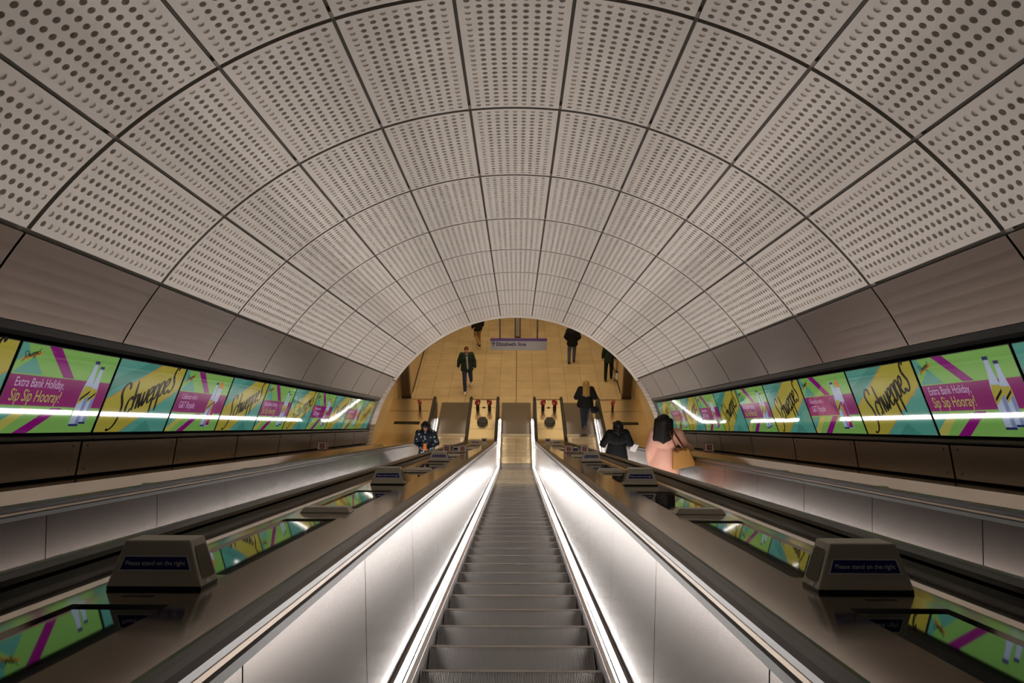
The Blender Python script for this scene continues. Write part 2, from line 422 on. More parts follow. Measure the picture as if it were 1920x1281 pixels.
# under-escalator void closed by a dark slab
mb = MB(); sweep(mb, [(-3.9, -.9), (3.9, -.9), (3.9, -.8), (-3.9, -.8)], stations(S_FIRST, 0, 22)); o = mb.obj('floor', M['void']); o.name = 'floor_under_escalators'
tag(o, 'dark slab beneath the escalators', kind='structure')

# columns at the corners of the concourse
for sx, side in ((-1, 'left'), (1, 'right')):
    c = empty('column', (sx*4.08, 25.1, 0), label='brown metal column at the %s corner of the concourse' % side, cat='column', group='corner columns')
    mb = MB(); mb.box((-.15, -.1, .3), (.15, .1, 6.99)); bevel(mb.obj('shaft', M['column'], c), .006)
    mb = MB(); mb.box((-.17, -.12, 0), (.17, .12, .3)); bevel(mb.obj('plinth', M['plinth'], c), .006)

# ============================================================ ESCALATORS
def step_mesh():
    mb = MB(); W = .5; N = 108; dx = 2*W/N; prof_lo = []; 
    # profile points: (y, z, groove depth direction) ; y=0 is the nosing, tread runs back (towards -y, up-slope side)
    P = [(-.415, -.012, 'z'), (-.40, 0, 'z'), (-.02, 0, 'z'), (0, -.006, 'y'), (.004, -.06, 'y'), (-.012, -.13, 'y'), (-.045, -.20, 'y')]
    def pt(x, p, g):
        y, z, d = p
        if g: 
            if d == 'z': z -= .016
            else: y -= .009
        return (x, y, z)
    xs = []
    for k in range(N):
        x = -W+k*dx; xs += [(x, 0), (x+dx*.42, 0), (x+dx*.5, 1), (x+dx*.92, 1)]
    xs.append((W, 0)); n = len(P); vs = []
    for x, g in xs: vs += [pt(x, p, g) for p in P]
    fs = []
    for i in range(len(xs)-1):
        for k in range(n-1): fs.append((i*n+k, i*n+k+1, (i+1)*n+k+1, (i+1)*n+k))
    mb.add(vs, fs)
    mb.box((-W, -.38, -.26), (W, -.06, -.02))
    mb.box((-W, -.012, -.006), (W, .0045, .0012), 1)
    return mb.mesh('step', [M['step'], M['comb']])
stepm = step_mesh()
def person_slot(): pass
def make_escalator(cx, label):
    e = empty('escalator', (cx, FY, 0), label=label, cat='escalator', group='the three parallel escalators')
    O = Vector((cx, FY, 0))
    def put(name, mb, mats, smooth=False):
        for k in range(len(mb.v)): mb.v[k] = mb.v[k]-Vector((0, FY, 0))
        return mb.obj(name, mats, e, smooth=smooth)
    # steps: nosings 0.4 m apart in plan, locked to the photographed phase
    y = 4.295*C3+.40*0
    k = -14
    while True:
        yy = 4.295*C3+k*.462*C3; k += 1
        if yy > 22.62: break
        if yy < -2.2: continue
        z = nosing_z(yy)
        link('step', stepm, e, loc=(0, yy-FY, z))
    st = stations(S_TOP, 22.66)
    stl = stations(S_TOP, YN)
    for sg in (-1, 1):
        X = lambda x: sg*x
        mb = MB(); sweep(mb, [(X(a), n) for a, n in ((.508, -.25), (.508, .045), (.512, .052), (.53, .06), (.53, -.25))], stl); put('skirting', mb, M['skirt'])
        mb = MB(); sweep(mb, [(X(a), n) for a, n in ((.508, .052), (.530, .066), (.545, .060), (.545, .05), (.512, .045))], stl); put('skirt_edge', mb, M['comb'])
        mb = MB(); sweep(mb, [(X(a), n) for a, n in ((.5505, .068), (.5530, .120), (.560, .120), (.557, .068))], stations(3.3, FY+TB+.02))
        sweep(mb, [(X(a), n) for a, n in ((.5505, .086), (.5515, .104), (.560, .104), (.557, .086))], [(FY+TB+.02, 0, 0, 1), (YN-.1, 0, 0, 1)]); put('light_strip', mb, M['led'])
        mb = MB(); sweep(mb, [(X(a), n) for a, n in ((.560, .066), (.560, .124), (.580, .124), (.580, .066))], stl); put('light_housing', mb, M['skirt'])
        # balustrade panels
        st_p = [(s*C3, -s*S3, S3, C3) for s in (0, 1.391)]
        prof = [(X(a), n) for a, n in ((.580, .075), (.612, .80), (.63, .80), (.598, .075))]
        mbp = MB(); sweep(mbp, prof, st_p); pmesh = mbp.mesh('balustrade_panel', M['panel'])
        s = 4.60-1.4*5
        while s+1.4 < 23.1:
            link('balustrade_panel', pmesh, e, loc=(0, s*C3-FY, FOOT*S3-s*S3)); s += 1.4
        mb = MB(); f = [(s*C3, FOOT*S3-s*S3, S3, C3)]+[q for q in stations(S_TOP, YN) if q[0] > s*C3+.05]
        sweep(mb, prof, f); put('balustrade_panel', mb, M['panel'])
        # newel panel: half round end
        mb = MB(); rr = .40; zc = .44; vs = []
        arc = [(YN, .02)]+[(YN+rr*cos(radians(t)), zc+rr*sin(radians(t))) for t in range(-80, 91, 10)]
        for xx in (.590, .632): vs += [Vector((X(xx), a, b)) for a, b in arc]
        n = len(arc); mb.add(vs, [tuple(range(n)), tuple(range(n, 2*n))[::-1]]+[(q, (q+1) % n, n+(q+1) % n, n+q) for q in range(n)])
        put('newel_panel', mb, M['panel'])
        # fascia under the handrail and rail base
        mb = MB()
        sweep(mb, [(X(a), n) for a, n in ((.600, .80), (.600, .825), (.618, .838), (.69, .838), (.70, .80))], stl)
        put('handrail_track', mb, M['trim_black'])
        mb = MB()
        sweep(mb, [(X(a), n) for a, n in ((.607, .832), (.607, .846), (.616, .853), (.622, .850), (.622, .832))], stl)
        put('handrail_guide', mb, M['bronze'])
        # handrail: C-section, runs down, round the newel and back
        hp = [(-.041, -.006), (-.041, .012), (-.030, .024), (-.012, .028), (.012, .028), (.030, .024), (.041, .012), (.041, -.006), (.03, -.010), (-.03, -.010)]
        fr = stations(S_TOP, YN); nh = .858; top = nh; frs = [(Y+NY*top, Z+NZ*top, NY, NZ) for (Y, Z, NY, NZ) in fr]
        r2 = (top-.03)/2
        for t in range(10, 171, 10):
            a = radians(90-t); frs.append((YN+r2*cos(a), top-r2+r2*sin(a), cos(a), sin(a)))
        mb = MB(); sweep(mb, [(X(HR)+a, b) for a, b in hp], frs); put('handrail', mb, M['rubber'], smooth=False)
    mb = MB(); mb.box((-.5, 22.62, -.02), (.5, 22.78, .012))
    for q in range(54): mb.box((-.5+q/54., 22.56, -.01), (-.5+q/54.+.008, 22.62, .008))
    put('comb_plate', mb, M['comb'])
    mb = MB(); mb.box((-.53, 22.78, .001), (.53, 25.05, .008)); put('landing_plate', mb, M['plate'])
    mb = MB(); sweep(mb, [(-.50, -.30), (.50, -.30), (.50, -.28), (-.50, -.28)], st); put('step_well', mb, M['void'])
    return e
make_escalator(0, 'centre escalator with an empty run of dark ridged steps, nearest the viewer')
make_escalator(-CX, 'left escalator beside the left poster wall, carrying a dark-haired person')
make_escalator(CX, 'right escalator beside the right poster wall, carrying a person in pink')

# ============================================================ DECKS between and beside
def end_curl(mb, x0, x1, h, mi=0):
    """rounded lower end of a deck: quarter bulge and drop to the floor"""
    rr = .40; zc = h-rr; arc = [(YN+rr*cos(radians(t)), zc+rr*sin(radians(t))) for t in range(90, -71, -10)]+[(YN, 0.0), (YN, h-.0)]
    n = len(arc); vs = [Vector((x0, a, b)) for a, b in arc]+[Vector((x1, a, b)) for a, b in arc]
    mb.add(vs, [tuple(range(n)), tuple(range(n, 2*n))[::-1]]+[(q, (q+1) % n, n+(q+1) % n, n+q) for q in range(n)], mi)
YD0 = FY-.25
INL = [(-.9, 2.34), (2.80, 4.46), (5.02, 6.42), (7.32, 8.96), (9.52, 10.94), (11.84, 13.46), (14.0, 15.4), (16.5, 17.9), (18.5, 20.9)]
def flat_from(y0, y1):
    fr = [q for q in stations(S_TOP, y1) if q[0] > y0+.03]
    s = y0/C3
    return [(y0, FOOT*S3-s*S3, S3, C3)]+fr
for sx, side in ((-1, 'left'), (1, 'right')):
    d = empty('deck', (sx*1.115, FY, 0), label='sloping steel deck between the centre and %s escalators' % side, cat='deck', group='decks beside the escalators')
    def put(name, mb, mats, smooth=False):
        for k in range(len(mb.v)): mb.v[k] = mb.v[k]-Vector((sx*1.115, FY, 0))
        return mb.obj(name, mats, d, smooth=smooth)
    sl = stations(S_TOP, 0, 22.6)
    mb = MB()
    xa, xb, xi0, xi1 = .695, 1.535, 1.035, 1.335
    sweep(mb, [(sx*a, n) for a, n in ((xa, .79), (xi0, .80), (xi0, .70), (xa, .70))], sl)
    sweep(mb, [(sx*a, n) for a, n in ((xi1, .80), (1.40, .802), (1.42, .812), (xb, .812), (xb, .70), (xi1, .70))], sl)
    # plates between inlays
    edges = [S_TOP]+[v for p in INL for v in p]+[22.6]
    for k in range(0, len(edges), 2):
        sweep(mb, [(sx*a, n) for a, n in ((xi0, .80), (xi1, .80), (xi1, .70), (xi0, .70))], stations(edges[k], 0, edges[k+1]))
        if k > 0:
            s = edges[k]+.10
            sweep(mb, [(sx*a, n) for a, n in ((1.14, .8005), (1.24, .8005), (1.24, .80), (1.14, .80))], stations(s, 0, s+.02), 1)
    put('deck_plate', mb, [M['deck'], M['trim_black']])
    for a, b2 in INL:
        mb = MB(); sweep(mb, [(sx*p, n) for p, n in ((xi0, .792), (xi1, .792), (xi1, .72), (xi0, .72))], stations(a, 0, b2))
        put('polished_inlay', mb, M['mirror'])
    mb = MB(); y0 = 22.6*C3
    fr = [(22.6*C3, FOOT*S3-22.6*S3, S3, C3)]+[q for q in stations(S_TOP, YN) if q[0] > 22.61*C3]
    sweep(mb, [(sx*p, n) for p, n in ((xa, .80), (xb, .80), (xb, .55), (xa, .55))], fr)
    end_curl(mb, sx*xa, sx*xb, .80); put('newel_cover', mb, M['gold'])
    mb = MB(); 
    for yy in (23.2, 21.75): mb.box((sx*1.115-.40, yy, .800), (sx*1.115+.40, yy+.01, .8015))
    put('cover_seam', mb, M['trim_black'])
    # outer deck
    d = empty('deck', (sx*3.3, FY, 0), label='sloping steel deck between the %s escalator and the poster wall' % side, cat='deck', group='decks beside the escalators')
    def put(name, mb, mats, smooth=False):
        for k in range(len(mb.v)): mb.v[k] = mb.v[k]-Vector((sx*3.3, FY, 0))
        return mb.obj(name, mats, d, smooth=smooth)
    mb = MB(); sweep(mb, [(sx*p, n) for p, n in ((2.925, .79), (3.32, .80), (3.40, .90), (3.74, .905), (3.74, .60), (2.925, .60))], stations(S_TOP, 0, S_END+.3))
    put('deck_plate', mb, M['deck'])
    mb = MB(); fr = [((S_END+.3)*C3, FOOT*S3-(S_END+.3)*S3, S3, C3)]+[q for q in stations(S_TOP, YN, RB=4.0) if q[0] > (S_END+.5)*C3]
    sweep(mb, [(sx*p, n) for p, n in ((2.925, .79), (4.36, .80), (4.36, .55), (2.925, .55))], fr)
    end_curl(mb, sx*2.925, sx*4.36, .80); put('newel_cover', mb, M['gold'])
    mb = MB(); x0, x1 = sorted((sx*3.2, sx*4.05)); mb.box((x0, 22.06, .798), (x1, 22.22, .806)); put('vent_slot', mb, M['darkmetal'])
    mb = MB(); x0, x1 = sorted((sx*2.97, sx*4.34)); mb.box((x0, 22.95, .800), (x1, 22.962, .8015)); put('cover_seam', mb, M['trim_black'])
# low closing skirts on the outer sides between arch end and walls
# ============================================================ TEXT
def text_geo(body, size, shear=0, sx=1, bold=0, align='LEFT', space=1):
    c = bpy.data.curves.new('t', 'FONT'); c.body = body; c.size = size; c.shear = shear; c.align_x = align; c.offset = bold
    c.space_character = space; c.resolution_u = 3
    o = bpy.data.objects.new('t', c); COL.objects.link(o)
    dg = bpy.context.evaluated_depsgraph_get(); me = o.evaluated_get(dg).to_mesh()
    vs = [Vector((v.co.x*sx, v.co.y, 0)) for v in me.vertices]; fs = [tuple(p.vertices) for p in me.polygons]
    o.evaluated_get(dg).to_mesh_clear(); bpy.data.objects.remove(o); bpy.data.curves.remove(c)
    return vs, fs
def put_text(mb, geo, mw, mi): mb.add([mw @ v for v in geo[0]], geo[1], mi)
def flat(x, y, z=0, rot=0): return Matrix.Translation((x, y, z)) @ Matrix.Rotation(radians(rot), 4, 'Z')

# hand-drawn script word
GL = {'S': ([[(1.25,1.62),(1.22,1.95),(.92,2.12),(.58,1.95),(.48,1.6),(.62,1.2),(.8,.75),(.78,.15),(.5,-.35),(.05,-.55),(-.3,-.42)]], 1.25),
 'c': ([[(.62,.78),(.46,1.0),(.2,.85),(.06,.45),(.14,.05),(.38,-.02),(.66,.22)]], .68),
 'h': ([[(.12,1.95),(.12,1.0),(.12,.0)], [(.12,.5),(.3,.92),(.5,.92),(.54,.55),(.54,.1),(.64,.0)]], .70),
 'w': ([[(.02,1.0),(.1,.3),(.2,.0),(.38,.35),(.46,.95)], [(.44,.6),(.5,.1),(.6,.0),(.8,.4),(.86,1.02)]], .92),
 'e': ([[(.08,.42),(.4,.56),(.54,.82),(.4,1.0),(.16,.82),(.06,.4),(.18,.03),(.4,.0),(.6,.2)]], .62),
 'p': ([[(.1,1.02),(.1,.2),(.1,-.95)], [(.1,.6),(.28,.95),(.5,.95),(.58,.55),(.46,.1),(.28,.0),(.12,.15)]], .66),
 's': ([[(.86,1.3),(.76,1.5),(.52,1.45),(.36,1.1),(.46,.75),(.60,.4),(.48,.02),(.2,-.1),(.02,.12)]], .7)}
def spline(pts, k=6):
    P = [Vector(p+(0,)) for p in pts]; P = [P[0]*2-P[1]]+P+[P[-1]*2-P[-2]]; out = []
    for i in range(1, len(P)-2):
        for t in range(k):
            u = t/k; a, b, c, d = P[i-1], P[i], P[i+1], P[i+2]
            out.append(.5*((2*b)+(c-a)*u+(2*a-5*b+4*c-d)*u*u+(-a+3*b-3*c+d)*u**3))
    out.append(P[-2]); return out
def script_word(word, wd=.10):
    vs = []; fs = []; x = 0
    for ch in word:
        strokes, adv = GL[ch]
        for st in strokes:
            q = spline(st, 5 if len(st) > 4 else 4); b = len(vs)
            for i, p in enumerate(q):
                d = (q[min(i+1, len(q)-1)]-q[max(i-1, 0)]).normalized(); nn = Vector((-d.y, d.x, 0))
                w_ = wd*(.42+.75*abs(d.y))*(.55 if i in (0, len(q)-1) else 1)
                pp = Vector((p.x+x, p.y, 0)); vs += [pp-nn*w_, pp+nn*w_]
            fs += [(b+2*i, b+2*i+2, b+2*i+3, b+2*i+1) for i in range(len(q)-1)]
        x += adv
    return [Vector((v.x+.18*v.y, v.y, 0)) for v in vs], fs, x
# ============================================================ POSTERS
AW, AH = 1.262, .672
def clip_poly(pts, w=AW, h=AH):
    def cut(P, f, g):
        out = []
        for i in range(len(P)):
            a, b = P[i], P[(i+1) % len(P)]; fa, fb = f(a), f(b)
            if fa >= 0: out.append(a)
            if fa*fb < 0:
                t = fa/(fa-fb); out.append((a[0]+(b[0]-a[0])*t, a[1]+(b[1]-a[1])*t))
        return out
    for f in (lambda p: p[0], lambda p: w-p[0], lambda p: p[1], lambda p: h-p[1]):
        pts = cut(pts, f, None)
        if len(pts) < 3: return []
    return pts
AM = ['lime','mag','pur','teal','teal2','yel','org','ink','lav','lem','glass','glass2','navy','orange']
MI = {k: i for i, k in enumerate(AM)}
def bottle(mb, x, y, h, lean, c1, c2, z):
    w_ = h*.115
    prof = [(-1, 0), (-1, .52), (-.92, .60), (-.5, .80), (-.42, .95), (.42, .95), (.5, .80), (.92, .60), (1, .52), (1, 0)]
    def T(px, py): return (x+px*w_+lean*py*h, y+py*h)
    mb.poly([T(a, b) for a, b in prof], z, MI[c1])
    mb.poly([T(a, b) for a, b in ((.25, .02), (.25, .5), (.35, .62), (.8, .60), (.95, .5), (.95, .02))], z+.0004, MI[c2])
    mb.poly([T(a, b) for a, b in ((-1, .33), (-1, .50), (-.7, .62), (.95, .60), (1, .48))], z+.0008, MI['yel'])
    mb.poly([T(a, b) for a, b in ((-.85, .38), (-.75, .43), (.85, .56), (.75, .51))], z+.0012, MI['ink'])
    mb.poly([T(a, b) for a, b in ((-.5, .95), (-.5, 1), (.5, 1), (.5, .95))], z+.0012, MI['navy'])
    mb.poly([T(a, b) for a, b in ((-1, 0), (-1, .035), (1, .035), (1, 0))], z+.0012, MI['navy'])
def poster_base(mb): 
    mb.poly([(0, 0), (AW, 0), (AW, AH), (0, AH)], 0, MI['lime'])
    def pg(pts, z, m):
        p = clip_poly([(a*AW, b*AH) for a, b in pts])
        if p: mb.poly(p, z, MI[m])
    pg([(0, .80), (.0, 1), (.05, 1), (.10, .86)], .0004, 'teal'); pg([(0, .67), (.27, .67), (.15, .86)], .0004, 'teal')
    pg([(0, .29), (.20, .29), (.0, .06)], .0004, 'teal')
    pg([(0, .06), (.20, .29), (.30, .29), (.08, 0), (0, 0)], .0003, 'lem')
    pg([(.225, 1.01), (.345, 1.01), (.585, .665), (.475, .665)], .0006, 'pur')
    pg([(.475, .30), (.585, .30), (.325, -.01), (.195, -.01)], .0006, 'pur')
    pg([(0, .315), (1, .315), (1, .655), (0, .655)], .0008, 'mag')
    mb.poly([(.045, .535), (.245, .60), (.255, .632), (.055, .567)], .0010, MI['org'])
    v, f, wdt = script_word('Schweppes', .12); k = .17/wdt
    put_text(mb, (v, f), flat(.058, .553, .0014, 18) @ Matrix.Scale(k, 4), MI['ink'])
    for q in range(2): put_text(mb, text_geo('Please drink responsibly' if False else '. . . . . . . .', .02), flat(.48, .05-.022*q, .0014), MI['lav'])
def poster_extra():
    mb = MB(); poster_base(mb)
    put_text(mb, text_geo('Extra Bank Holiday,', .098, sx=.74), flat(.075, .355, .0014), MI['lav'])
    put_text(mb, text_geo('Sip Sip Hooray!', .130, sx=.72, bold=.0005), flat(.075, .245, .0014), MI['lem'])
    bottle(mb, 1.055, .075, .50, .02, 'glass', 'glass2', .0020); bottle(mb, .955, .055, .56, .02, 'glass', 'glass2', .0040)
    return mb.mesh('screen', [A[k] for k in AM])
def poster_gt():
    mb = MB(); poster_base(mb)
    put_text(mb, text_geo('Celebrate with a', .080, sx=.72), flat(.10, .36, .0014), MI['lav'])
    put_text(mb, text_geo('G&T Royale', .105, sx=.74), flat(.10, .26, .0014), MI['lav'])
    bottle(mb, .86, .055, .53, .02, 'glass', 'glass2', .0020)
    mb.poly([(1.0+.045*cos(t*pi/8), .52+.085*sin(t*pi/8)) for t in range(16)], .0036, MI['orange'])
    g = [(.925, .06), (.91, .52), (1.045, .52), (1.03, .06)]
    mb.poly(g, .0044, MI['glass']); mb.poly([(.93, .07), (.921, .36), (1.036, .36), (1.025, .07)], .0048, MI['mag'])
    mb.poly([(.935, .10), (.93, .30), (.96, .34), (.965, .12)], .0052, MI['orange'])
    for (a, b_) in ((.95, .40), (.98, .33), (1.0, .43)): mb.poly([(a, b_), (a+.03, b_+.01), (a+.025, b_+.05), (a-.006, b_+.04)], .0052, MI['lav'])
    return mb.mesh('screen', [A[k] for k in AM])
def poster_brand():
    mb = MB(); mb.poly([(0, 0), (AW, 0), (AW, AH), (0, AH)], 0, MI['teal'])
    def pg(pts, z, m):
        p = clip_poly([(a*AW, b*AH) for a, b in pts])
        if p: mb.poly(p, z, MI[m])
    pg([(0, 1), (0, .55), (.62, 1.0)], .0003, 'teal2'); pg([(.0, 1), (.0, .72), (.40, 1)], .0004, 'teal')
    pg([(-.05, .40), (-.05, -.1), (.22, -.1), (1.05, .72), (1.05, 1.1), (.70, 1.1)], .0006, 'org')
    pg([(-.05, .36), (-.05, -.1), (.20, -.1), (1.05, .75), (1.05, 1.1), (.735, 1.1)], .0009, 'yel')
    pg([(.50, 0), (.66, .17), (.80, 0)], .0004, 'teal2')
    v, f, wdt = script_word('Schweppes', .105); k = 1.36/wdt*.90
    Mx = flat(.20, .10, .0014, 20.5) @ Matrix.Diagonal((k*.82, k*.82, 1, 1))
    put_text(mb, (v, f), Mx, MI['ink'])
    mb.poly([(1.13+.014*cos(t*pi/5), .37+.014*sin(t*pi/5)) for t in range(10)], .0014, MI['org'])
    for q in range(2): put_text(mb, text_geo('. . . . . . . .', .02), flat(.62, .06-.022*q, .0014), MI['lav'])
    return mb.mesh('screen', [A[k] for k in AM])
PX, PB, PG = poster_extra(), poster_brand(), poster_gt()
mb = MB(); mb.box((-.006, -.006, -.05), (AW+.006, AH+.006, -.001)); HOUS = mb.mesh('housing', M['trim_black'])
seq = {-2: PX, -1: PB, 0: PX, 1: PB, 2: PG, 3: PB, 4: PX, 5: PB, 6: PG, 7: PB, 8: PX, 9: PB}
seq[-2] = PG
what = {PX.name: 'poster of two bottles on lime and magenta', PB.name: 'teal and yellow poster of one slanting word', PG.name: 'poster of a bottle and glass'}
ORD = ['nearest', 'second', 'third', 'fourth', 'fifth', 'sixth', 'seventh', 'eighth', 'ninth', 'tenth', 'eleventh', 'twelfth']
for sx, side in ((-1, 'left'), (1, 'right')):
    U0 = Vector((0, 1, 0)) if sx < 0 else Vector((0, -1, 0))
    V0 = Vector((.316 if sx < 0 else -.316, 0, .949)); N0 = U0.cross(V0)
    Fm = Matrix((U0, V0, N0)).transposed().to_4x4()
    nvis = 0
    for k in range(-2, 10):
        sa = 5.10+1.30*k
        if sa+1.3 > S_END-.05: break
        start = sa+.02 if sx < 0 else sa+1.28
        loc = S(sx*3.632, start, 1.284)
        vis = k >= -1
        lab = '%s, %s on the %s wall' % (what[seq[k].name], ORD[nvis], side) if vis else '%s, before the nearest on the %s wall' % (what[seq[k].name], side)
        if vis: nvis += 1
        p = empty('poster_screen', loc, RS @ Fm, label=lab, cat='poster', group='lit posters along the escalator walls')
        link('housing', HOUS, p); link('screen', seq[k], p)

# ============================================================ BOXES ON THE DECKS
def label_box():
    """trapezoid speaker box with blue label, base centre at origin; -y faces the viewer"""
    e = bpy.data.objects.new('speaker_box', None); COL.objects.link(e)
    mb = MB(); mb.frustum([(-.16, 0), (.16, 0), (.16, .145), (-.16, .145)], [(-.109, .012), (.109, .012), (.109, .132), (-.109, .132)], .008, .16)
    bevel(mb.obj('body', M['box'], e), .006, 3)
    mb = MB(); mb.box((-.158, .002, 0), (.158, .143, .01)); mb.obj('base', M['trim_black'], e)
    th = math.atan2(.012, .152)
    F = Matrix.Translation((0, 0, .008)) @ Matrix.Rotation(radians(90)-th, 4, 'X')
    def on(pts, z): return [F @ Vector((a, b, z)) for a, b in pts]
    def hw(v): return .16-.051*v/.152
    lb = MB(); v0, v1 = .052, .103
    lb.add(on([(-hw(v0)+.018, v0), (hw(v0)-.018, v0), (hw(v1)-.018, v1), (-hw(v1)+.018, v1)], .0016), [(0, 1, 2, 3)], 1)
    v0 += .005; v1 -= .005
    lb.add(on([(-hw(v0)+.0245, v0), (hw(v0)-.0245, v0), (hw(v1)-.0245, v1), (-hw(v1)+.0245, v1)], .0022), [(0, 1, 2, 3)], 0)
    g = text_geo('Please stand on the right', .0205, bold=.0002, align='CENTER', sx=.98)
    put_text(lb, g, F @ Matrix.Translation((0, .071, .0028)), 1)
    lb.obj('label', [M['blue'], M['white']], e)
    for sg in (-1, 1):
        mb = MB(); a = math.atan2(.051, .152); G = Matrix.Translation((sg*.16, .0725, .008)) @ Matrix.Rotation(sg*-a, 4, 'Y')
        pts = [(-.052, .03), (-.04, .022), (.04, .022), (.052, .03), (.045, .125), (.036, .135), (-.036, .135), (-.045, .125)]
        mb.add([G @ Vector((sg*.0025, p, q)) for p, q in pts], [tuple(range(8))]); mb.obj('grille', M['grille'], e)
        mb = MB(); mb.add([G @ Vector((sg*.0035, p, q)) for p, q in ((-.03, .006), (.0, .006), (.0, .017), (-.03, .017))], [(0, 1, 2, 3)]); mb.obj('badge', M['white'], e)
    return e
def wedge():
    mb = MB(); mb.frustum([(-.16, 0), (.16, 0), (.16, .14), (-.16, .14)], [(-.135, .012), (.135, .012), (.135, .10), (-.135, .10)], 0, .034)
    return bevel(mb.obj('cover_block', M['box']), .003)
def stop_box():
    e = bpy.data.objects.new('emergency_stop_box', None); COL.objects.link(e)
    mb = MB(); mb.frustum([(-.085, 0), (.085, 0), (.085, .13), (-.085, .13)], [(-.075, .01), (.075, .01), (.075, .12), (-.075, .12)], 0, .15)
    bevel(mb.obj('body', M['red'], e), .005)
    F = Matrix.Translation((0, 0, 0)) @ Matrix.Rotation(radians(90)-math.atan2(.01, .15), 4, 'X')
    mb = MB(); mb.add([F @ Vector(p) for p in ((-.08, .01, .002), (.08, .01, .002), (.071, .142, .002), (-.071, .142, .002))], [(0, 1, 2, 3)], 0)
    mb.add([F @ Vector(p) for p in ((-.045, .025, .004), (.045, .025, .004), (.045, .125, .004), (-.045, .125, .004))], [(0, 1, 2, 3)], 1)
    for r_ in range(3): mb.add([F @ Vector(p) for p in ((-.03, .042+.03*r_, .005), (.03, .042+.03*r_, .005), (.03, .05+.03*r_, .005), (-.03, .05+.03*r_, .005))], [(0, 1, 2, 3)], 0)
    mb.obj('face_label', [M['white'], M['red']], e)
    return e
LB = label_box(); WG = wedge(); SB = stop_box(); refresh()
used = set()
def place(proto, x, s, n, rot=None, **k):
    if proto.name not in used: used.add(proto.name); o = proto
    else: o = copy_tree(proto)
    o.matrix_basis = Matrix.Translation(S(x, s, n)) @ RS @ (rot or Matrix.Identity(4)); return tag(o, **k)
near = ['nearest the viewer', 'second from the viewer', 'third from the viewer', 'farthest from the viewer']
for sx, side in ((-1, 'left'), (1, 'right')):
    for i, s in enumerate((2.54, 7.03, 11.62, 21.75)):
        place(LB, sx*1.185, s, .801, label='grey box with blue label on the %s middle deck, %s' % (side, near[i]), cat='speaker box', group='blue-labelled boxes on the middle decks')
    for i, s in enumerate((4.76, 9.25, 13.75, 18.2)):
        place(WG, sx*1.185, s, .801, label='low plain grey block on the %s middle deck, %s' % (side, near[i]), cat='cover block', group='low grey blocks on the middle decks')
    for i, s in enumerate((4.2, 6.6, 9.0, 11.4)):
        place(WG, sx*3.14, s, .803, label='low grey block on the outer deck below the %s posters, %s' % (side, near[i]), cat='cover block', group='low grey blocks on the outer decks')
    place(SB, sx*3.52, 13.6, .906, label='red and white emergency box on the outer deck below the %s posters' % side, cat='emergency box', group='red and white emergency boxes')
    place(SB, sx*1.43, 15.55, .813, label='red and white emergency box at the outer edge of the %s middle deck' % side, cat='emergency box', group='red and white emergency boxes')
    place(SB, sx*1.12, 15.75, .801, label='red and white emergency box mid-way across the %s middle deck' % side, cat='emergency box', group='red and white emergency boxes')
    e = empty('control_box', S(sx*1.27, 15.85, .801), RS, label='small grey box beside the middle red emergency box on the %s deck' % side, cat='control box', group='small grey control boxes')
    mb = MB(); mb.frustum([(-.06, 0), (.06, 0), (.06, .1), (-.06, .1)], [(-.055, .01), (.055, .01), (.055, .09), (-.055, .09)], 0, .12); bevel(mb.obj('body', M['box'], e), .004)
    mb = MB(); mb.box((-.04, -.001, .05), (.04, .004, .09)); mb.obj('label', M['blue'], e)
    e = empty('control_box', S(sx*.93, 21.85, .802), RS, label='small grey box beside the farthest blue-labelled box on the %s deck' % side, cat='control box', group='small grey control boxes')
    mb = MB(); mb.frustum([(-.08, 0), (.08, 0), (.08, .16), (-.08, .16)], [(-.075, .01), (.075, .01), (.075, .15), (-.075, .15)], 0, .2); bevel(mb.obj('body', M['box'], e), .004)
    mb = MB(); mb.box((-.055, -.001, .12), (.055, .012, .165)); mb.obj('label', M['blue'], e)

# newel-top furniture
def fin():
    e = bpy.data.objects.new('warning_fin', None); COL.objects.link(e)
    mb = MB()
    pts = [(-.06, 0), (.06, 0), (.05, .20), (-.05, .20)]
    vs = [Vector((x_, p, q)) for x_ in (-.024, .024) for p, q in pts]
    mb.add(vs, [(0, 1, 2, 3), (7, 6, 5, 4), (0, 1, 5, 4), (1, 2, 6, 5), (2, 3, 7, 6), (3, 0, 4, 7)]); bevel(mb.obj('stem', M['darkmetal'], e), .004)
    mb = MB(); pts = [(.10*cos(radians(t)), .28+.10*sin(radians(t))) for t in range(0, 360, 20)]
    n = len(pts); vs = [Vector((x_, p, q)) for x_ in (-.036, .036) for p, q in pts]
    mb.add(vs, [tuple(range(n)), tuple(range(n, 2*n))[::-1]]+[(q, (q+1) % n, n+(q+1) % n, n+q) for q in range(n)]); bevel(mb.obj('head', M['red'], e), .008)
    mb = MB(); 
    for sg in (-1, 1): mb.add([(sg*.0375, -.045, .25), (sg*.0375, .045, .25), (sg*.0375, 0, .33)], [(0, 1, 2)])
    mb.obj('symbol', M['white'], e); return e
FN = fin(); refresh()
def place_w(proto, loc, rz, **k):
    if proto.name not in used: used.add(proto.name); o = proto
    else: o = copy_tree(proto)
    o.matrix_basis = Matrix.Translation(loc) @ Matrix.Rotation(rz, 4, 'Z'); return tag(o, **k)
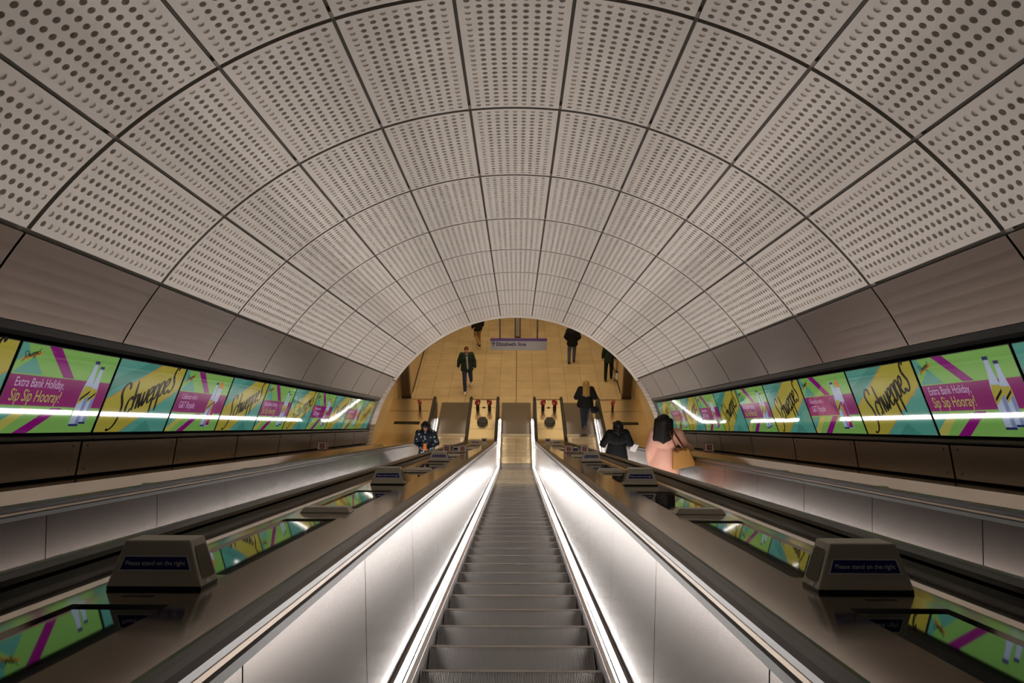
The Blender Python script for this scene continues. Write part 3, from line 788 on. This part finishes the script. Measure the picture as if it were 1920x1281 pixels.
for sx, side in ((-1, 'left'), (1, 'right')):
    for q, wh in ((-1, 'left'), (1, 'right')):
        place_w(FN, (sx*1.115+q*.2, 23.05, .802), radians(38*q), label='red-topped fin, %s one of the pair on the %s gold newel' % (wh, side), cat='sign', group='red-topped fins on the newels')
    place_w(FN, (sx*3.3, 23.05, .802), radians(-25*sx), label='single red-topped fin on the wide outer newel at %s' % side, cat='sign', group='red-topped fins on the newels')
    mb = MB(); hexa = lambda r: [(r*cos(radians(60*t+0)), r*1.0*sin(radians(60*t+0))) for t in range(6)]
    mb.frustum([(a_, b_*1.3) for a_, b_ in hexa(.185)], [(a_, b_*1.3) for a_, b_ in hexa(.17)], 0, .12)
    for t in range(6): mb.box((-.11, -.13+.046*t, .12), (.11, -.112+.046*t, .128))
    o = mb.obj('hexagonal_speaker', M['hex'], loc=(sx*1.115, 22.15, .803)); tag(o, 'dark hexagonal grille box on the %s gold newel' % side, 'speaker', 'hexagonal grille boxes')
    mb = MB(); mb.tube((0, 0, 0), (0, 0, .006), .05, n=16); mb.tube((0, 0, .006), (0, 0, .012), .03, n=16)
    o = mb.obj('key_switch', M['darkmetal'], loc=(sx*1.115, 23.2, .803)); tag(o, 'small round dark key switch between the fins on the %s newel' % side, 'switch', 'key switches')

# hanging sign
e = empty('hanging_sign', (.08, 24.8, 2.27), label='grey hanging sign reading Elizabeth line with a purple top band', cat='sign')
mb = MB(); mb.box((-1.0, -.04, 0), (1.0, .04, .37)); bevel(mb.obj('board', M['sign'], e), .003)
mb = MB(); mb.box((-1.005, -.045, .36), (1.005, .045, .44)); mb.obj('top_band', M['purple'], e)
mb = MB(); FV = Matrix.Rotation(radians(90), 4, 'X')
put_text(mb, text_geo('Elizabeth line', .20, bold=.006), Matrix.Translation((-.80, -.042, .175)) @ FV, 0)
def ap(pts): mb.add([Vector((-.895+x_*1.35, -.042, .235+z_*1.25)) for x_, z_ in pts], [tuple(range(len(pts)))])
ap([(-.013, -.06), (.013, -.06), (.013, .06), (-.013, .06)])
ap([(0, .085), (-.06, .02), (-.06, -.005), (0, .055)]); ap([(0, .085), (0, .055), (.06, -.005), (.06, .02)])
mb.obj('lettering', M['ink'], e)
for x_ in (-.66, .66):
    mb = MB(); mb.box((x_-.03, -.02, .44), (x_+.03, .02, 4.72)); mb.obj('hanger', M['column'], e)
# wayfinding pillar behind the sign
e = empty('information_pillar', (.05, 31.2, 0), label='slim brown pillar with a grey inlay standing behind the hanging sign', cat='pillar')
mb = MB(); mb.box((-.135, -.06, 0), (.135, .06, 2.3)); bevel(mb.obj('body', M['column'], e), .01)
mb = MB(); mb.box((-.085, -.064, .1), (.085, -.058, 1.35)); mb.obj('inlay', M['sign'], e)
# ============================================================ PEOPLE
SKIN = mat('skin', rgb(196, 140, 112), .5); SKIN2 = mat('tan_skin', rgb(150, 100, 76), .5)
EYE = mat('dark_eye', rgb(30, 22, 20), .3); LIPS = mat('lips', rgb(150, 74, 66), .5)
def cloth(name, c, r=.85, **k): return mat(name, c, r, spec=.2, **k)
HAIRB = cloth('black_hair', rgb(26, 20, 18), .45); HAIRY = cloth('blonde_hair', rgb(150, 120, 66), .5); HAIRN = cloth('brown_hair', rgb(92, 60, 38), .6)
BASEJ = dict(hipR=(.09, 0, .92), hipL=(-.09, 0, .92), kneeR=(.10, .03, .50), kneeL=(-.10, .03, .50), ankR=(.10, -.02, .09), ankL=(-.10, -.02, .09),
             shR=(.175, 0, 1.415), shL=(-.175, 0, 1.415), elR=(.235, -.03, 1.13), elL=(-.235, -.03, 1.13), wrR=(.25, .05, .90), wrL=(-.25, .05, .90),
             pel=(0, 0, .96), waist=(0, 0, 1.10), chest=(0, .005, 1.27), neck=(0, 0, 1.46), head=(0, .02, 1.60), footR=(0, 1, 0), footL=(0, 1, 0), lift=0)
def remesh(o, vox, sm=4):
    m = o.modifiers.new('remesh', 'REMESH'); m.mode = 'VOXEL'; m.voxel_size = vox; m.use_smooth_shade = True
    if sm:
        k = o.modifiers.new('smooth', 'SMOOTH'); k.factor = .5; k.iterations = sm
    return o
def hand(mb, w, d, side, curl=.5):
    """palm, four unequal fingers and a thumb; d = direction the hand points"""
    w = Vector(w); d = Vector(d).normalized(); f = Vector((0, 1, 0)); 
    if abs(d.dot(f)) > .85: f = Vector((0, 0, 1))
    a = (f-d*f.dot(d)).normalized()           # across the knuckles
    nrm = d.cross(a).normalized()*(-side)      # towards the palm side
    if nrm.x*side > 0: nrm = -nrm
    p1 = w+d*.075
    for q in (-.026, -.009, .009, .026): mb.capsule(w+a*q*.5, .019, p1+a*q, .012, n=8)
    for i, L in enumerate((.058, .070, .074, .066)):
        k = p1+a*(-.028+.0187*i); m1 = k+(d*(1-curl*.4)+nrm*curl*.7).normalized()*L*.5; m2 = m1+(d*(1-curl)+nrm*curl*1.4).normalized()*L*.5
        mb.capsule(k, .0088, m1, .0082, n=8); mb.capsule(m1, .0082, m2, .007, n=8)
    t0 = w+d*.022+a*.026; t1 = t0+(a*.6+d*.7+nrm*.3).normalized()*.036; t2 = t1+(d*.9+a*.25+nrm*.4).normalized()*.028
    mb.capsule(t0, .0115, t1, .0095, n=8); mb.capsule(t1, .0095, t2, .0078, n=8)
def person(label, loc, rz, k=1.0, J=None, skin=SKIN, top=None, legs=None, shoe=None, hairm=HAIRB, hair='short', coat='jacket', bulk=1.0, hand_curl=.5, hdR=None, hdL=None, shirt=None, gaze=0, name='person'):
    j = dict(BASEJ); j.update(J or {}); V = {a: Vector(b) for a, b in j.items() if a != 'lift'}
    e = bpy.data.objects.new(name, None); COL.objects.link(e)
    e.matrix_basis = Matrix.Translation(loc) @ Matrix.Rotation(rz, 4, 'Z') @ Matrix.Scale(k, 4); tag(e, label, 'person')
    b = MB(); h = V['head']; n = V['neck']
    G = Matrix.Rotation(gaze, 4, 'X')
    def H(x, y, z): return h+(G @ Vector((x, y, z)))
    # torso and limbs
    for p, r in ((V['pel'], (.155, .105, .11)), (V['waist'], (.125, .09, .12)), (V['chest'], (.155, .105, .15))): b.ball(p, r)
    for s_, q in (('R', 1), ('L', -1)):
        b.capsule(V['chest']+Vector((q*.06, 0, .09)), .085, V['sh'+s_], .058)
        b.capsule(V['sh'+s_], .052, V['el'+s_], .039); b.capsule(V['el'+s_], .039, V['wr'+s_], .025)
        b.capsule(V['hip'+s_], .088, V['knee'+s_], .055); kn = V['knee'+s_]; an = V['ank'+s_]; md = kn.lerp(an, .4); b.capsule(kn, .050, md, .049); b.capsule(md, .049, an, .033)
        d = Vector(hdR if s_ == 'R' else hdL) if (hdR if s_ == 'R' else hdL) else (V['wr'+s_]-V['el'+s_])
        hand(b, V['wr'+s_], d, q, hand_curl)
    b.capsule(n-Vector((0, 0, .04)), .056, H(0, -.015, -.06), .052)
    b.ball(H(0, -.012, .03), (.076, .094, .09)); b.ball(H(0, .018, -.035), (.058, .066, .075)); b.ball(H(0, .052, -.085), (.028, .026, .024))
    b.capsule(H(0, .082, .012), .009, H(0, .103, -.028), .014, n=8)
    for q in (-1, 1):
        b.ball(H(q*.078, -.005, -.008), (.010, .020, .030)); b.capsule(H(q*.045, .074, .030), .009, H(q*.018, .080, .028), .009, n=8)
    remesh(b.obj('body', skin, e), .0085, 3)
    f = MB()
    for q in (-1, 1): f.ball(H(q*.031, .080, .010), (.012, .007, .007), n=8, m=6)
    f.obj('eyes', EYE, e, smooth=True)
    f = MB(); f.ball(H(0, .083, -.054), (.022, .007, .007), n=8, m=6); f.obj('mouth', LIPS, e, smooth=True)
    # hair
    m = MB()
    m.ball(H(0, -.022, .040), (.088, .100, .092), n=20, m=14)
    if hair == 'short':
        m.ball(H(0, -.045, .0), (.078, .075, .075)); m.ball(H(0, .035, .085), (.06, .05, .035))
    else:
        L = dict(long=.34, bob=.27, tail=.12)[hair]
        for q in range(-3, 4):
            x = q*.026
            w_ = 1.3 if hair == 'bob' else 1.0; back = max(0, bulk-1)*.22+.04*(L > .25)
            m.capsule(H(x*w_, -.07+.012*abs(q), .03), .036*w_, H(x*1.25*w_, -.095-back+.014*abs(q), -L+.006*abs(q)+.03*((q*q) % 3)/2), .026*w_)
        for q in (-1, 1):
            m.capsule(H(q*.082, -.012, .02), .028, H(q*.098, .005, -L*.75), .020)
            m.capsule(H(q*.075, .035, .06), .022, H(q*.090, .045, -.06), .018)
        if hair == 'tail': m.capsule(H(0, -.11, .0), .03, H(0, -.13, -.26), .014)
    remesh(m.obj('hair', hairm, e), .010, 8)
    # trousers
    t = MB()
    t.ball(V['pel']-Vector((0, 0, .01)), (.170, .122, .12))
    for s_ in 'RL':
        t.capsule(V['hip'+s_], .102, V['knee'+s_], .074); t.capsule(V['knee'+s_], .074, V['ank'+s_]+Vector((0, 0, .03)), .060)
    remesh(t.obj('trousers', legs, e), .013, 4)
    # shoes
    for s_ in 'RL':
        a = V['ank'+s_]; d = V['foot'+s_].normalized(); sh = MB()
        sh.capsule(a-d*.05-Vector((0, 0, .042)), .042, a+d*.04-Vector((0, 0, .042)), .046); sh.capsule(a+d*.04-Vector((0, 0, .046)), .044, a+d*.155-Vector((0, 0, .055)), .033)
        sh.capsule(a, .043, a-Vector((0, 0, .04)), .045)
        remesh(sh.obj('shoe', shoe, e), .010, 2)
    # top
    c = MB(); B = bulk
    c.ball(V['chest']+Vector((0, 0, .03)), (.190*B, .135*B, .17)); c.ball(V['waist'], (.168*B, .125*B, .17))
    hem = {'jacket': .82, 'coat': .60, 'dress': .50}[coat]; fl = {'jacket': 1.0, 'coat': 1.25, 'dress': 1.1}[coat]
    z = V['waist'].z; kk = 12
    for i in range(kk+1):
        u = i/kk; c.ball((V['waist'].x*(1-u)+V['pel'].x*u, V['waist'].y*(1-u)+V['pel'].y*u, z+(hem-z)*u), ((.168+.03*u*fl)*B*(1+(fl-1)*u), (.125+.03*u*fl)*B*(1+(fl-1)*u), .09), n=16, m=8)
    for s_, q in (('R', 1), ('L', -1)):
        c.capsule(V['chest']+Vector((q*.07, 0, .10)), .105*min(B, 1.1), V['sh'+s_], .078*B)
        c.capsule(V['sh'+s_], .076*B, V['el'+s_], .064*B); c.capsule(V['el'+s_], .064*B, V['wr'+s_]*.93+V['el'+s_]*.07, .047*B)
    c.capsule(n-Vector((0, .012, .03)), .078, n+Vector((0, -.02, .03)), .068)
    remesh(c.obj(coat if coat != 'dress' else 'long_top', top, e), .014, 5)
    if shirt:
        s2 = MB(); s2.capsule(V['chest']+Vector((0, .125*B, .12)), .035, V['pel']+Vector((-.02, .150*B, -.02)), .032); s2.capsule(n+Vector((-.035, .06, -.0)), .022, n+Vector((0, .10, -.10)), .022); s2.capsule(n+Vector((.035, .06, -.0)), .022, n+Vector((0, .10, -.10)), .022)
        remesh(s2.obj('shirt', shirt, e), .009, 2)
    return e
BLK = cloth('black_cloth', rgb(22, 23, 24)); DGR = cloth('dark_green_cloth', rgb(38, 50, 42), noise=(9, .2)); JEAN = cloth('blue_denim', rgb(46, 58, 92), noise=(30, .2))
GREYJ = cloth('grey_blue_denim', rgb(82, 88, 108), noise=(30, .15)); TANT = cloth('tan_cloth', rgb(150, 120, 84)); WSH = cloth('white_leather', rgb(225, 222, 212), .5)
PINK = cloth('pale_pink_cloth', rgb(226, 172, 152)); CREAM = cloth('cream_cloth', rgb(214, 196, 150)); NAVY = cloth('charcoal_denim', rgb(28, 33, 40)); SH = cloth('grey_shirt', rgb(160, 158, 168)); DSH = cloth('dark_leather', rgb(30, 26, 24), .5)
FLOR = cloth('dark_patterned_cloth', rgb(36, 44, 52))
def pattern(m, c1, c2, sc, th):
    nt = m.node_tree; b = nt.nodes['Principled BSDF']; t = nt.nodes.new('ShaderNodeTexCoord'); v = nt.nodes.new('ShaderNodeTexVoronoi'); v.inputs['Scale'].default_value = sc
    r = nt.nodes.new('ShaderNodeValToRGB'); r.color_ramp.elements[0].color = c2; r.color_ramp.elements[1].color = c1; r.color_ramp.elements[0].position = th; r.color_ramp.elements[1].position = th+.03
    nt.links.new(t.outputs['Object'], v.inputs['Vector']); nt.links.new(v.outputs['Distance'], r.inputs[0]); nt.links.new(r.outputs[0], b.inputs['Base Color'])
pattern(FLOR, rgb(30, 38, 46), rgb(150, 152, 170), 13, .28)
CAMY = camo.location.y
def at_floor(px, py, h=0):
    a = radians(23.46)+math.atan((py-640.5)/1390); d = (camo.location.z-h)/tan(a); zc = (camo.location.z-h)/sin(a)*cos(math.atan((py-640.5)/1390))
    return Vector(((px-970.5)/1390*zc+.02, CAMY+d, h))
def on_step(x, y):
    k = math.ceil((y-4.295*C3)/(.462*C3)-1e-6); return Vector((x, y, nosing_z(4.295*C3+k*.462*C3)+.002))
# 1 man walking towards the viewer
p = at_floor(878, 731); 
person('man in dark green jacket, jeans and white shoes walking towards the escalators', p, pi+.1, 1.05,
       dict(ankR=(.10, .30, .09), kneeR=(.10, .24, .51), ankL=(-.15, -.36, .15), kneeL=(-.13, .0, .53), elR=(.27, -.08, 1.15), wrR=(.31, -.06, .92), elL=(-.27, -.02, 1.14), wrL=(-.29, .07, .93), footR=(.1, 1, .1), footL=(0, 1, -.35)),
       top=DGR, legs=JEAN, shoe=WSH, hairm=HAIRN, hair='short', bulk=1.22, shirt=SH, gaze=-.1)
p = at_floor(898, 650)
person('person in tan trousers and black top mid-stride, cut off by the arch', p, pi*.15, 1.0,
       dict(ankR=(.10, .12, .09), kneeR=(.10, .12, .50), ankL=(-.10, -.34, .24), kneeL=(-.10, .05, .51)), top=BLK, legs=TANT, shoe=DSH, hair='short')
p = at_floor(1073, 680)
person('person in black jacket and grey-blue jeans walking away near the sign', p, -.05, 1.03,
       dict(ankR=(.09, .10, .09), kneeR=(.09, .09, .50), ankL=(-.11, -.10, .09), kneeL=(-.11, .02, .50), elR=(.28, -.05, 1.15), wrR=(.22, .10, .98), elL=(-.28, -.05, 1.15), wrL=(-.22, .10, .98)), top=BLK, legs=GREYJ, shoe=DSH, hair='short', bulk=1.15)
p = at_floor(1141, 712)
person('person in dark green trousers by the right wall, cut off by the arch', p, -.1, 1.02,
       dict(ankR=(.12, .14, .09), kneeR=(.11, .10, .50), ankL=(-.10, -.12, .09)), top=DGR, legs=cloth('bottle_green_cloth', rgb(26, 36, 32)), shoe=DSH, hair='short')
q = p+Vector((.40, -.16, 0))
c = empty('shopping_trolley', q, label='white and black bag on a two-wheeled trolley beside the right wall', cat='trolley')
mb = MB(); mb.box((-.13, -.09, .12), (.13, .09, .50)); bevel(remesh(mb.obj('bag', M['white'], c), .02, 2), .001)
mb = MB(); mb.box((-.135, -.095, .42), (.135, .095, .50)); bevel(mb.obj('bag_top', BLK, c), .02)
mb = MB(); 
for sg in (-1, 1): mb.tube((sg*.09, .10, .05), (sg*.09, .12, .95), .010)
mb.tube((-.10, .12, .95), (.10, .12, .95), .013); mb.obj('handle_frame', M['darkmetal'], c)
for sg in (-1, 1):
    mb = MB(); mb.tube((sg*.13, .08, .06), (sg*.16, .08, .06), .06, n=18); mb.obj('wheel', M['rubber'], c)
# 5 woman with blonde hair
p = at_floor(1097, 800)
person('woman with long blonde hair in black puffer jacket stepping off the escalator', p, .02, 1.04,
       dict(ankR=(.06, .12, .09), kneeR=(.08, .10, .50), ankL=(-.06, -.12, .09), kneeL=(-.08, .02, .50), elR=(.31, -.05, 1.15), wrR=(.15, .16, 1.06), elL=(-.31, -.05, 1.15), wrL=(-.15, .16, 1.08)),
       top=BLK, legs=NAVY, shoe=DSH, hairm=HAIRY, hair='long', bulk=1.45)
c = empty('handbag', p+Vector((.31, -.14, .62)), label='black handbag at the side of the blonde woman in black', cat='bag')
mb = MB(); mb.ball((0, 0, .13), (.15, .09, .14)); remesh(mb.obj('bag_body', BLK, c), .015, 3)
mb = MB(); mb.path([(-.10, 0, .22), (-.08, 0, .42), (0, 0, .56), (.06, 0, .42), (.08, 0, .22)], .010); mb.obj('strap', BLK, c, smooth=True)
# 6 woman riding up, facing the viewer
p = on_step(-2.24, 16.70)
person('dark-haired woman in dark patterned coat looking at a phone on left escalator', p, pi-.05, 1.05,
       dict(elR=(.25, -.02, 1.13), wrR=(.08, .24, 1.15), elL=(-.25, -.02, 1.13), wrL=(-.06, .25, 1.13)), skin=SKIN2, top=FLOR, legs=FLOR, shoe=DSH, hair='long', hdR=(-.5, .5, .5), hdL=(.5, .5, .5), gaze=-.45, coat='coat', bulk=1.05)
c = empty('phone', p+Vector((.0, -.33, 1.28)), Matrix.Rotation(radians(-30), 4, 'X'), label='orange-backed phone held by the woman in the patterned coat', cat='phone')
mb = MB(); mb.box((-.040, -.006, -.085), (.040, .006, .085)); bevel(mb.obj('case', cloth('orange_case', rgb(214, 120, 60), .4), c), .004)
mb = MB(); mb.box((-.034, .006, -.078), (.034, .0075, .078)); mb.obj('glass', M['rubber'], c)
LEAF = cloth('leafy_print_cloth', rgb(200, 214, 180)); pattern(LEAF, rgb(196, 212, 172), rgb(70, 90, 66), 16, .22)
c = empty('tote_bag', p+Vector((.36, -.03, .62)), Matrix.Rotation(radians(18), 4, 'Y'), label='pale green patterned tote bag beside the woman in the patterned coat', cat='bag')
mb = MB(); mb.frustum([(-.15, -.05), (.15, -.05), (.15, .05), (-.15, .05)], [(-.17, -.03), (.17, -.03), (.17, .03), (-.17, .03)], 0, .34); bevel(mb.obj('bag_body', LEAF, c), .02, 3)
for sg in (-1, 1):
    mb = MB(); mb.path([(-.08, sg*.03, .33), (-.07, sg*.03, .48), (0, sg*.02, .58), (.07, sg*.03, .48), (.08, sg*.03, .33)], .010); mb.obj('handle', LEAF, c, smooth=True)
# 7 person in black riding down
p = on_step(2.30, 15.22)
person('person in loose black top with tied dark hair, back turned, right escalator', p, .05, 1.02,
       dict(elR=(.30, -.02, 1.16), wrR=(.22, .20, 1.02), elL=(-.32, -.02, 1.16), wrL=(-.26, .18, 1.0)), top=BLK, legs=BLK, shoe=DSH, hair='tail', coat='coat', bulk=1.25)
c = empty('paper_bag', p+Vector((.36, .02, .98)), Matrix.Rotation(.3, 4, 'Y'), label='white paper bag at the right side of the person in black', cat='bag')
mb = MB(); mb.frustum([(-.07, -.04), (.07, -.04), (.07, .04), (-.07, .04)], [(-.08, -.045), (.08, -.045), (.08, .045), (-.08, .045)], 0, .2); bevel(mb.obj('bag_body', M['white'], c), .004)
# 8 woman in pink
p = on_step(2.40, 10.90)
person('woman with dark hair in pale pink coat, one hand on the right handrail', p, -.05, 1.03,
       dict(head=(-.06, .03, 1.60), neck=(-.02, 0, 1.46), elR=(.30, .02, 1.20), wrR=(.445, .16, 1.055), elL=(-.24, -.03, 1.13), wrL=(-.22, .02, .90)), top=PINK, legs=CREAM, shoe=DSH, hair='bob', coat='coat', bulk=1.12, hdR=(.12, 1, -.25), hand_curl=.7)
c = empty('tote_bag', p+Vector((.29, -.17, .95)), Matrix.Rotation(radians(-14), 4, 'Y'), label='tan leather tote bag hanging from the shoulder of the woman in pink', cat='bag')
TAN = cloth('tan_leather', rgb(168, 120, 56), .5)
mb = MB(); mb.frustum([(-.19, -.06), (.19, -.06), (.19, .06), (-.19, .06)], [(-.12, -.035), (.12, -.035), (.12, .035), (-.12, .035)], 0, .32); bevel(mb.obj('bag_body', TAN, c), .015, 3)
for sg in (-1, 1):
    mb = MB(); mb.path([(-.06, sg*.04, .30), (-.09, sg*.06, .48), (-.12, sg*.05, .66), (-.06, sg*.05, .66), (.0, sg*.06, .48), (.06, sg*.04, .30)], .009); mb.obj('handle', cloth('brown_strap', rgb(92, 46, 24), .5), c, smooth=True)
